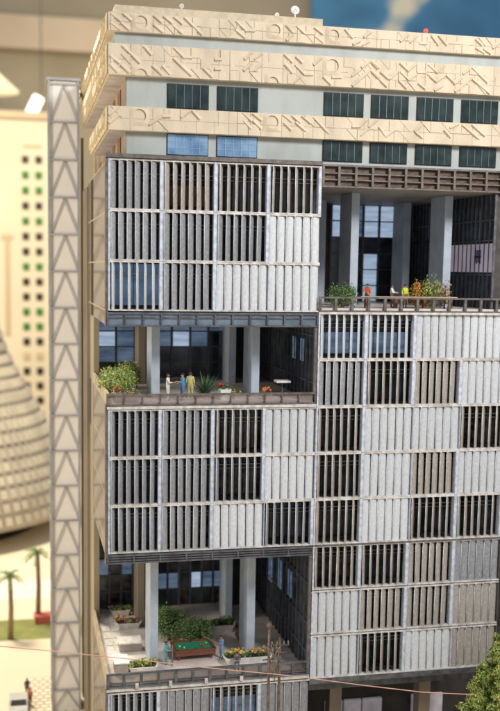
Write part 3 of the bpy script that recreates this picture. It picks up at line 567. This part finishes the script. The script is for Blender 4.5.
for i in range(7):
    for j in range(2): b.box(.14+j*.2, .30+j*.2, 1.35+i*.42, 1.68+i*.42, F3, F3+.008)
b.build('paving_slab', 'white', OB)
# pool table
t = root('pool_table', (1.87,1.32,F3), 'pool table with green felt and brown wooden sides', 'pool table', rz=R(3))
px0, px1, py0, py1, zt = 1.45, 2.29, 1.08, 1.62, F3+.21
b = MB(); b.box(px0, px1, py0, py1, zt-.11, zt-.012); b.build('body', 'wood', t, bevel=.008)
b = MB(); r_ = .045
b.box(px0-.01, px1+.01, py0-.01, py0+r_, zt-.011, zt+.02); b.box(px0-.01, px1+.01, py1-r_, py1+.01, zt-.011, zt+.02); b.box(px0-.01, px0+r_, py0+r_+.001, py1-r_-.001, zt-.011, zt+.02); b.box(px1-r_, px1+.01, py0+r_+.001, py1-r_-.001, zt-.011, zt+.02)
b.build('cushion_rail', 'wood', t)
b = MB(); b.box(px0+r_+.001, px1-r_-.001, py0+r_+.001, py1-r_-.001, zt-.011, zt); b.build('playing_surface', 'felt', t)
for x in (px0+.08, px1-.08):
    for y in (py0+.07, py1-.07):
        b = MB(); b.lathe((x,y,F3), [(.022,0),(.03,.03),(.035,.1)], 8); b.build('leg', 'wood', t)
b = MB()
for x in (px0+.045, (px0+px1)/2, px1-.045):
    for y in (py0+.04, py1-.04): b.lathe((x,y,zt+.0005), [(.022,0),(.022,.0205)], 10)
b.build('pocket', 'dark', t)
for (x, y, c, nm) in ((1.58,1.3,(.9,.9,.85),'white ball at the left of the pool table'), (1.66,1.22,(.85,.6,.1),'yellow ball at the left of the pool table'), (2.02,1.32,(.75,.05,.04),'left red ball in the cluster on the pool table'), (2.07,1.28,(.75,.05,.04),'front red ball in the cluster on the pool table'), (2.08,1.35,(.75,.05,.04),'back red ball in the cluster on the pool table'), (2.15,1.4,(.8,.5,.1),'orange ball behind the red balls on the pool table')):
    b = MB(); b.ball((x,y,zt+.021), .021, n=10); tag(b.build('pool_ball', cloth(c)), nm, 'ball', 'balls on the pool table')

# ============================================================ PEOPLE
J0 = dict(pel=(0,0,.53), spi=(0,0,.63), che=(0,0,.745), nec=(0,-.004,.835), hed=(0,-.01,.895), top=(0,-.006,.95),
          shl=(.10,0,.795), ell=(.135,.02,.645), wrl=(.14,-.04,.52), shr=(-.10,0,.795), elr=(-.135,.02,.645), wrr=(-.14,-.04,.52),
          hil=(.055,0,.49), knl=(.06,-.01,.28), anl=(.06,.012,.05), tol=(.065,-.075,.022), hir=(-.055,0,.49), knr=(-.06,-.01,.28), anr=(-.06,.012,.05), tor=(-.065,-.075,.022))
RAD = dict(pel=.082, spi=.074, che=.09, nec=.033, hed=.056, top=.045, shl=.044, shr=.044, ell=.033, elr=.033, wrl=.021, wrr=.021, hil=.062, hir=.062, knl=.043, knr=.043, anl=.028, anr=.028, tol=.026, tor=.026)
BON = [('pel','spi'),('spi','che'),('che','nec'),('nec','hed'),('hed','top'),('che','shl'),('shl','ell'),('ell','wrl'),('che','shr'),('shr','elr'),('elr','wrr'),('pel','hil'),('hil','knl'),('knl','anl'),('anl','tol'),('pel','hir'),('hir','knr'),('knr','anr'),('anr','tor')]
ZONE = dict(pel=2, spi=1, che=1, nec=0, hed=0, top=0, shl=1, shr=1, ell=1, elr=1, wrl=0, wrr=0, hil=2, hir=2, knl=2, knr=2, anl=2, anr=2, tol=3, tor=3)
def person(at, rz, shirt, legs, lab, grp, pose=None, H=.48, hairc='hairm', coat=False, fat=1.0):
    J = dict(J0); J.update(pose or {}); h = H*S
    me = bpy.data.meshes.new('body'); keys = list(J); me.from_pydata([Vector(J[k])*h for k in keys], [(keys.index(a), keys.index(c)) for a, c in BON], [])
    o = bpy.data.objects.new('tmp', me); C.objects.link(o); sk = o.modifiers.new('s', 'SKIN'); sk.use_smooth_shade = True
    for i, k in enumerate(keys):
        r = RAD[k]*h*(fat if k in ('pel','spi','che','hil','hir') else 1); v = me.skin_vertices[0].data[i]; v.radius = (r, r); v.use_root = k == 'pel'
    o.modifiers.new('u', 'SUBSURF').levels = 2
    ev = o.evaluated_get(bpy.context.evaluated_depsgraph_get()); bm_ = bpy.data.meshes.new_from_object(ev); bpy.data.objects.remove(o)
    zone = [];
    for v in bm_.vertices:
        best = min(BON, key=lambda bn: seg(v.co/h, Vector(J[bn[0]]), Vector(J[bn[1]])))
        a, c = Vector(J[best[0]]), Vector(J[best[1]]); t = (v.co/h-a).dot(c-a)/max((c-a).length_squared, 1e-9)
        zone.append(ZONE[best[0]] if t < .5 else ZONE[best[1]])
    m = MB(); m.v = [tuple(v.co/S) for v in bm_.vertices]; m.f = [tuple(p.vertices) for p in bm_.polygons]; m.sm = [True]*len(m.f)
    m.m = [max(zone[i] for i in f) if coat else sorted(zone[i] for i in f)[len(f)//2] for f in m.f]
    hd = Vector(J['hed'])*H
    m.ball(hd+Vector((0,-.055,-.002))*H, .011*H, 0, 6)                       # nose
    for sx in (-1,1): m.ball(hd+Vector((sx*.02,-.049,.015))*H, .007*H, 4, 6); m.ball(hd+Vector((sx*.056,0,0))*H, .014*H, 0, 6, (.5,1,1.4))
    m.box(hd.x-.015*H, hd.x+.015*H, hd.y-.055*H, hd.y-.045*H, hd.z-.027*H, hd.z-.022*H, 5)
    for s_, el, wr in ((1,'ell','wrl'), (-1,'elr','wrr')):                   # hands: palm, four fingers, thumb
        a, c = Vector(J[el])*H, Vector(J[wr])*H; t = (c-a).normalized(); sd = t.cross(Vector((0,1,0.2))).normalized(); nn = sd.cross(t)
        m.tube([c-t*.01*H, c+t*.045*H], [.019*H, .022*H], 6, 0)
        for q, L in enumerate((.038,.045,.042,.032)):
            p = c+t*.04*H+sd*(q-1.5)*.011*H; m.tube([p, p+t*L*.6*H, p+t*L*H+nn*.014*H], [.0065*H,.006*H,.005*H], 5, 0)
        m.tube([c+t*.012*H+sd*.018*H, c+t*.035*H+sd*.034*H, c+t*.055*H+sd*.034*H], [.008*H,.007*H,.005*H], 5, 0)
    e = tag(bpy.data.objects.new('person', None), lab, 'person', grp); C.objects.link(e); e.location = W(at); e.rotation_euler = (0,0,rz); ORG[e.name] = (0,0,0)
    m.build('body', ['skin', cloth(shirt), cloth(legs), 'rubber', 'dark', 'fl_br'], e)
    hb = MB(); hb.ball(hd+Vector((0,.012,.03))*H, .063*H, 0, 12, (.95,1.0,.9), .15); hb.build('hair', hairc, e)
    return e
def seg(p, a, b_):
    ab = b_-a; t = max(0, min(1, (p-a).dot(ab)/max(ab.length_squared, 1e-9))); return (p-(a+ab*t)).length
reach = dict(wrr=(-.06,-.22,.66), elr=(-.13,-.08,.66)); both = dict(wrr=(-.05,-.20,.62), elr=(-.14,-.05,.64), wrl=(.06,-.22,.64), ell=(.13,-.07,.65))
hold = dict(wrr=(-.10,-.16,.60), elr=(-.15,.0,.64), wrl=(.02,-.20,.68), ell=(.12,-.07,.66))
sit = dict(pel=(0,.02,.30), spi=(0,.0,.40), che=(0,-.02,.51), nec=(0,-.04,.60), hed=(0,-.055,.66), top=(0,-.05,.715), shl=(.10,-.02,.56), shr=(-.10,-.02,.56), ell=(.13,-.06,.43), elr=(-.13,-.06,.43),
           wrl=(.05,-.17,.42), wrr=(-.05,-.17,.40), hil=(.055,0,.28), hir=(-.055,0,.28), knl=(.07,-.2,.29), knr=(-.06,-.2,.27), anl=(.07,-.19,.05), anr=(-.06,-.22,.05), tol=(.075,-.27,.022), tor=(-.065,-.3,.022))
ge = 'people on the terraces'
person((5.12,.45,F1), R(-50), (.75,.16,.07), (.16,.09,.05), 'person in an orange red top at the left of the upper right terrace', ge, reach)
person((5.62,.42,F1), R(60), (.85,.82,.78), (.25,.14,.08), 'person in a white top in the middle of the upper right terrace', ge, both)
person((5.9,.42,F1), R(10), (.62,.75,.05), (.22,.12,.06), 'person in a bright yellow green top beside the orange flowers', ge)
person((1.17,.42,F2), R(70), (.88,.86,.80), (.80,.76,.68), 'person in white reaching out a hand on the middle terrace', ge, reach, H=.54)
person((1.45,.40,F2), R(-75), (.10,.34,.60), (.10,.22,.42), 'person in blue facing the one in white on the middle terrace', ge, hold, H=.54)
person((1.60,.42,F2), R(160), (.66,.60,.24), (.60,.52,.22), 'person in a pale yellow coat at the right of the middle terrace group', ge, H=.56, coat=True, fat=1.25)
person((1.25,.98,F3), R(55), (.12,.45,.48), (.14,.42,.44), 'person in a teal outfit left of the pool table', ge, both, H=.5)
person((2.42,1.1,F3), R(-60), (.22,.36,.55), (.30,.42,.60), 'person in pale blue holding a cue at the right of the pool table', ge, hold, H=.5)
person((2.62,.50,F3), R(-15), (.12,.13,.18), (.14,.15,.20), 'person in a dark grey suit sitting on the edge of the long planter', ge, sit, H=.5)
b = MB(); b.tube([(2.42,1.0,-9.62),(2.0,.98,-9.38)], [.011,.006], 6); tag(b.build('pool_cue', 'rope'), 'wooden cue raised by the person in pale blue', 'cue', 'pool cues')
b = MB(); b.tube([(1.36,.86,F3),(1.37,.88,F3+.44)], [.012,.007], 6); tag(b.build('pool_cue', 'rope'), 'wooden cue standing upright beside the person in teal', 'cue', 'pool cues')

# ============================================================ POLES AND CABLE IN FRONT
def pole(x, top, lab, lamp):
    t = root('utility_pole', (x,-1.5,G), lab, 'utility pole', 'wooden utility poles in front of the building')
    b = MB(); b.tube([(x,-1.5,G),(x+.01,-1.5,-10.5),(x,-1.5,top)], [.036,.03,.022], 8); b.build('mast', 'pole', t)
    b = MB(); zc = top-(.42 if lamp else .12)
    b.tube([(x-.17,-1.53,zc),(x+.17,-1.53,zc-.02)], .013, 6); b.tube([(x-.12,-1.53,zc-.16),(x+.12,-1.53,zc-.15)], .014, 6); b.build('crossarm', 'pole', t)
    for q in (-.15,-.06,.07,.15):
        b = MB(); b.lathe((x+q,-1.53,zc), [(.012,0),(.02,.02),(.012,.035),(.018,.05),(.008,.065)], 8); b.build('insulator', 'rope', t)
    if lamp:
        b = MB(); b.lathe((x,-1.5,top), [(.02,0),(.045,.02),(.05,.06),(.03,.09)], 10); b.build('cap', 'pole', t)
    return t
pole(2.765, -8.36, 'taller wooden pole with a round cap, left of the pair', True)
pole(2.965, -8.55, 'shorter wooden pole with a crossarm, right of the pair', False)
rg = random.Random(12)
b = MB()
for i in range(7):
    p0 = Vector((2.765+rg.uniform(-.03,.2), -1.55, -8.55-.25*rg.random())); p1 = Vector((2.80+rg.uniform(-.06,.12), -1.57, -9.2-.3*rg.random()))
    b.tube([p0+(p1-p0)*q/4+Vector((rg.uniform(-.03,.03),0,rg.uniform(-.03,.03))) for q in range(5)], .01, 5)
b.tube([(2.74,-1.56,-8.45),(2.73,-1.58,-8.75),(2.80,-1.58,-9.0),(2.88,-1.58,-8.8),(2.97,-1.56,-8.68)], .012, 5)
tag(b.build('rope_bundle', 'rope'), 'tangle of pale rope tied between the two wooden poles', 'rope')
WIRE=[(-2.932,-8.21),(-1.954,-8.345),(-1.152,-8.478),(-0.608,-8.578),(0.434,-8.758),(1.688,-8.994),(2.852,-9.191),(3.362,-9.285),(4.52,-9.524),(5.712,-9.751),(7.354,-9.957),(8.626,-10.077)]
pts = [(-14,-1.6,-6.9)]+[(x,-1.6,z) for x, z in WIRE]+[(20,-1.6,-10.6)]
b = MB(); b.tube(pts, .0095, 6); tag(b.build('cable', 'cable', origin=(2.85,-1.6,-9.19)), 'thin orange cable strung across the front of the building', 'cable')

# ============================================================ TREE, lower right
TR = root('tree', (7.9,-1.6,G), 'bushy yellow green tree in front of the lower right corner', 'tree')
b = MB(); b.tube([(7.9,-1.6,G),(7.88,-1.55,-11.8),(7.85,-1.6,-10.2)], [.22,.15,.08], 10); b.build('trunk', 'bark', TR)
rg = random.Random(5); b = MB(); lb = MB()
blobs = [(7.3,-9.45,.35),(6.95,-10.3,.35),(7.0,-11.0,.5),(6.75,-10.15,.2),(7.75,-9.3,.62),(7.9,-8.95,.42),(7.35,-9.75,.55),(7.1,-9.95,.38),(7.7,-10.2,.8),(8.3,-9.7,.8),(7.25,-10.4,.55),(7.2,-10.95,.55),(8.4,-10.6,.9),(7.7,-11.2,.8),(6.98,-10.02,.22),(7.42,-9.2,.28),(7.62,-8.78,.22),(7.05,-10.6,.3),(8.1,-9.0,.5)]
for (x, z, r) in blobs:
    for dy in (-.35,.3):
        y = -1.6+dy*r*1.4
        for k in range(int(34*r/.5)):
            d = Vector((rg.gauss(0,1), rg.gauss(0,1), rg.gauss(0,1))).normalized(); c = Vector((x,y,z))+d*r*(.55+.4*rg.random())
            b.leaves(tuple(c), (.11,.11,.08), 120, .026, [0,0,1,1], .3, rg)
        lb.tube([(7.87,-1.6,-11.0+.3*rg.random()),(x*.5+3.95,y*.5-.8,(z-10.6)/2-.1),(x,y,z)], [.06,.035,.012], 5)
b.build('crown', ['leafy','leaf','leafd'], TR); lb.build('limb', 'bark', TR)

# ============================================================ BACKGROUND MODELS
B = root('apartment_tower', (-3,44,G), 'blurred tall cream block with two columns of small square windows', 'building')
b = MB(); b.box(-9, 1.4, 42, 48, G, 6.5); b.build('wall', 'slab', B)
b = MB(); b.box(-9.2, 1.6, 41.8, 48.2, 6.5, 6.9); b.build('roof', 'pwin', B)
seq = 'kGGkGkkGkkGGkpkkkG'; z = 4.2; i = 0
while z > G+.6:
    ch = 'kGGkGkkGkkGGkpkkkGkkGk'[i % 22]
    for u in (-1.29, -.53):
        b = MB(); b.box(u-.19, u+.19, 41.93, 41.999, z-.2, z+.2); b.build('window', {'k':'bwin','G':'gwin','p':'pwin'}[ch], B)
    z -= .88; i += 1
b = MB(); b.box(-1.4, -.4, 41.94, 41.999, 4.9, 5.05); b.box(-2.7, -2.05, 41.94, 41.999, -.4, -.1); b.box(-2.5,-2.2,41.95,41.999,-6,-.41); b.build('ledge', 'pwin', B)
CN = root('cone_tower', (-6,28,G), 'blurred grey brown cone shaped hall ringed with pale panels', 'building')
prof = [(7.0,.9),(6.6,2.2),(5.75,4.2),(4.6,6.2),(3.8,7.7),(3.3,9.2),(3.0,10.8)]
b = MB(); b.lathe((-6,28,G), prof, 48, smooth=True); b.build('wall', 'cone', CN)
b = MB(); b.lathe((-6,28,G), [(5.2,0),(5.2,.95)], 40); b.build('base', 'dark', CN)  # dark colour stands for the shadow gap under the rim
def prad(z):
    for (r0, z0), (r1, z1) in zip(prof, prof[1:]):
        if z <= z1: return r0+(r1-r0)*(z-z0)/(z1-z0)
    return prof[-1][0]
z = 1.1
while z < 10.4:
    b = MB()
    for k in range(90):
        a = 2*math.pi*k/90
        if math.sin(a) > .4: continue
        da = .022; r0, r1 = prad(z)+.06, prad(z+.3)+.06
        q = [(-6+r0*math.cos(a-da), 28+r0*math.sin(a-da), G+z), (-6+r0*math.cos(a+da), 28+r0*math.sin(a+da), G+z), (-6+r1*math.cos(a+da), 28+r1*math.sin(a+da), G+z+.3), (-6+r1*math.cos(a-da), 28+r1*math.sin(a-da), G+z+.3)]
        ci = [(-6+(v[0]+6)*.97, 28+(v[1]-28)*.97, v[2]) for v in q]
        b.add(q+ci, [(0,1,2,3),(0,4,5,1),(1,5,6,2),(2,6,7,3),(3,7,4,0)])
    z += .52
    b.build('panel_ring', 'conel', CN)
def palm(at, h, lab, seed):
    t = root('palm_tree', at, lab, 'palm tree', 'blurred palm trees beyond the tower'); x, y, z = at; rg = random.Random(seed)
    b = MB(); b.tube([(x,y,z),(x+.03,y,z+h*.5),(x,y,z+h)], [.09,.075,.065], 8); b.build('trunk', 'palmt', t)
    b = MB()
    for i in range(22):
        a = rg.uniform(0,6.28); L = rg.uniform(.4,.62); el = rg.uniform(-.2,1.2); pr = []
        for q in range(6):
            s_ = q/5; pr.append(Vector((x+math.cos(a)*math.cos(el)*L*s_, y+math.sin(a)*math.cos(el)*L*s_, z+h+math.sin(el)*L*s_-.55*s_*s_*L)))
        n_ = Vector((-math.sin(a), math.cos(a), -.3))
        for q in range(1,6):
            for sg in (-1,1):
                for tt in (0,.5): 
                    p = pr[q-1]+(pr[q]-pr[q-1])*tt; b.add([p, p+n_*sg*.09+(pr[q]-pr[q-1])*.6+Vector((0,0,-.06)), p+(pr[q]-pr[q-1])*.35], [(0,1,2)], rg.randrange(2))
    b.build('crown', ['leafd','leaf'], t)
palm((-1.985,12.5,G), 2.0, 'palm tree with a grey trunk at the left edge of the lawn', 1)
palm((-1.12,14.0,G), 2.3, 'taller palm tree close to the lattice tower', 2)
t = root('kiosk', (-.93,14.0,G), 'blurred pink red kiosk at the foot of the taller palm', 'kiosk'); b = MB(); b.box(-1.22,-.6,13.7,14.1,G,G+.2); b.build('wall', 'redb', t); b = MB(); b.box(-1.26,-.56,13.65,14.15,G+.201,G+.24); b.build('roof', 'redb', t)
t = root('parked_car', (-1.72,7.3,G), 'blurred white car parked on the cream paving', 'car', rz=0); x, y = -1.72, 7.3
b = MB(); w2, l2 = .24, .55
pf = [(-l2,.08),(-l2,.2),(-.3,.25),(-.18,.37),(.25,.37),(.42,.24),(l2,.2),(l2,.08)]
vs = [(x-w2, y+a, G+z) for a, z in pf]+[(x+w2, y+a, G+z) for a, z in pf]; n = 8
b.add(vs, [tuple(range(n)), tuple(range(n, 2*n))[::-1]]+[(k, n+k, n+(k+1) % n, (k+1) % n) for k in range(n)]); b.build('body', 'car', t, bevel=.02)
b = MB(); b.add([(x-.2,y-.31,G+.262),(x+.2,y-.31,G+.262),(x+.18,y-.20,G+.358),(x-.18,y-.20,G+.358)], [(0,1,2,3)]); b.build('windscreen', 'dark', t)
for sx in (-1,1):
    for yy in (-.34,.34):
        b = MB(); b.tube([(x+sx*.2,y+yy,G+.08),(x+sx*.245,y+yy,G+.08)], .08, 12); b.build('wheel', 'rubber', t)
    b = MB(); b.ball((x+sx*.17,y-l2,G+.17), .03); b.build('headlight', 'white', t)
person((-1.5,8.2,G), R(20), (.05,.05,.05), (.07,.06,.05), 'blurred person in black standing on the cream paving', 'people on the far paving')
person((-1.42,7.55,G), R(-40), (.8,.22,.08), (.3,.2,.14), 'blurred person in orange near the white car', 'people on the far paving')
# hall lamps that show
t = root('tube_lamp', (-.9,64,9.2), 'glowing white tube lamp, slanted, high in the hall', 'lamp')
b = MB(); b.tube([(-1.25,64,8.9),(-.1,64,11.3)], .42, 12); b.build('tube', 'tube', t)
b = MB(); b.tube([(.1,64.6,11.6),(.1,64.6,30)], .05, 6); b.build('hanger', 'steel', t)
t = root('pendant_lamp', (-4.4,64,12.1), 'pale glowing cone lamp shade at the left edge', 'lamp')
b = MB(); b.lathe((-4.6,64,11.6), [(3.0,0),(1.2,1.6),(.4,2.6)], 20); b.build('lamp_shade', 'shade', t)
b = MB(); b.tube([(-4.6,64,14.2),(-4.6,64,32)], .06, 6); b.build('cord', 'steel', t)
print('objects', len(bpy.data.objects))
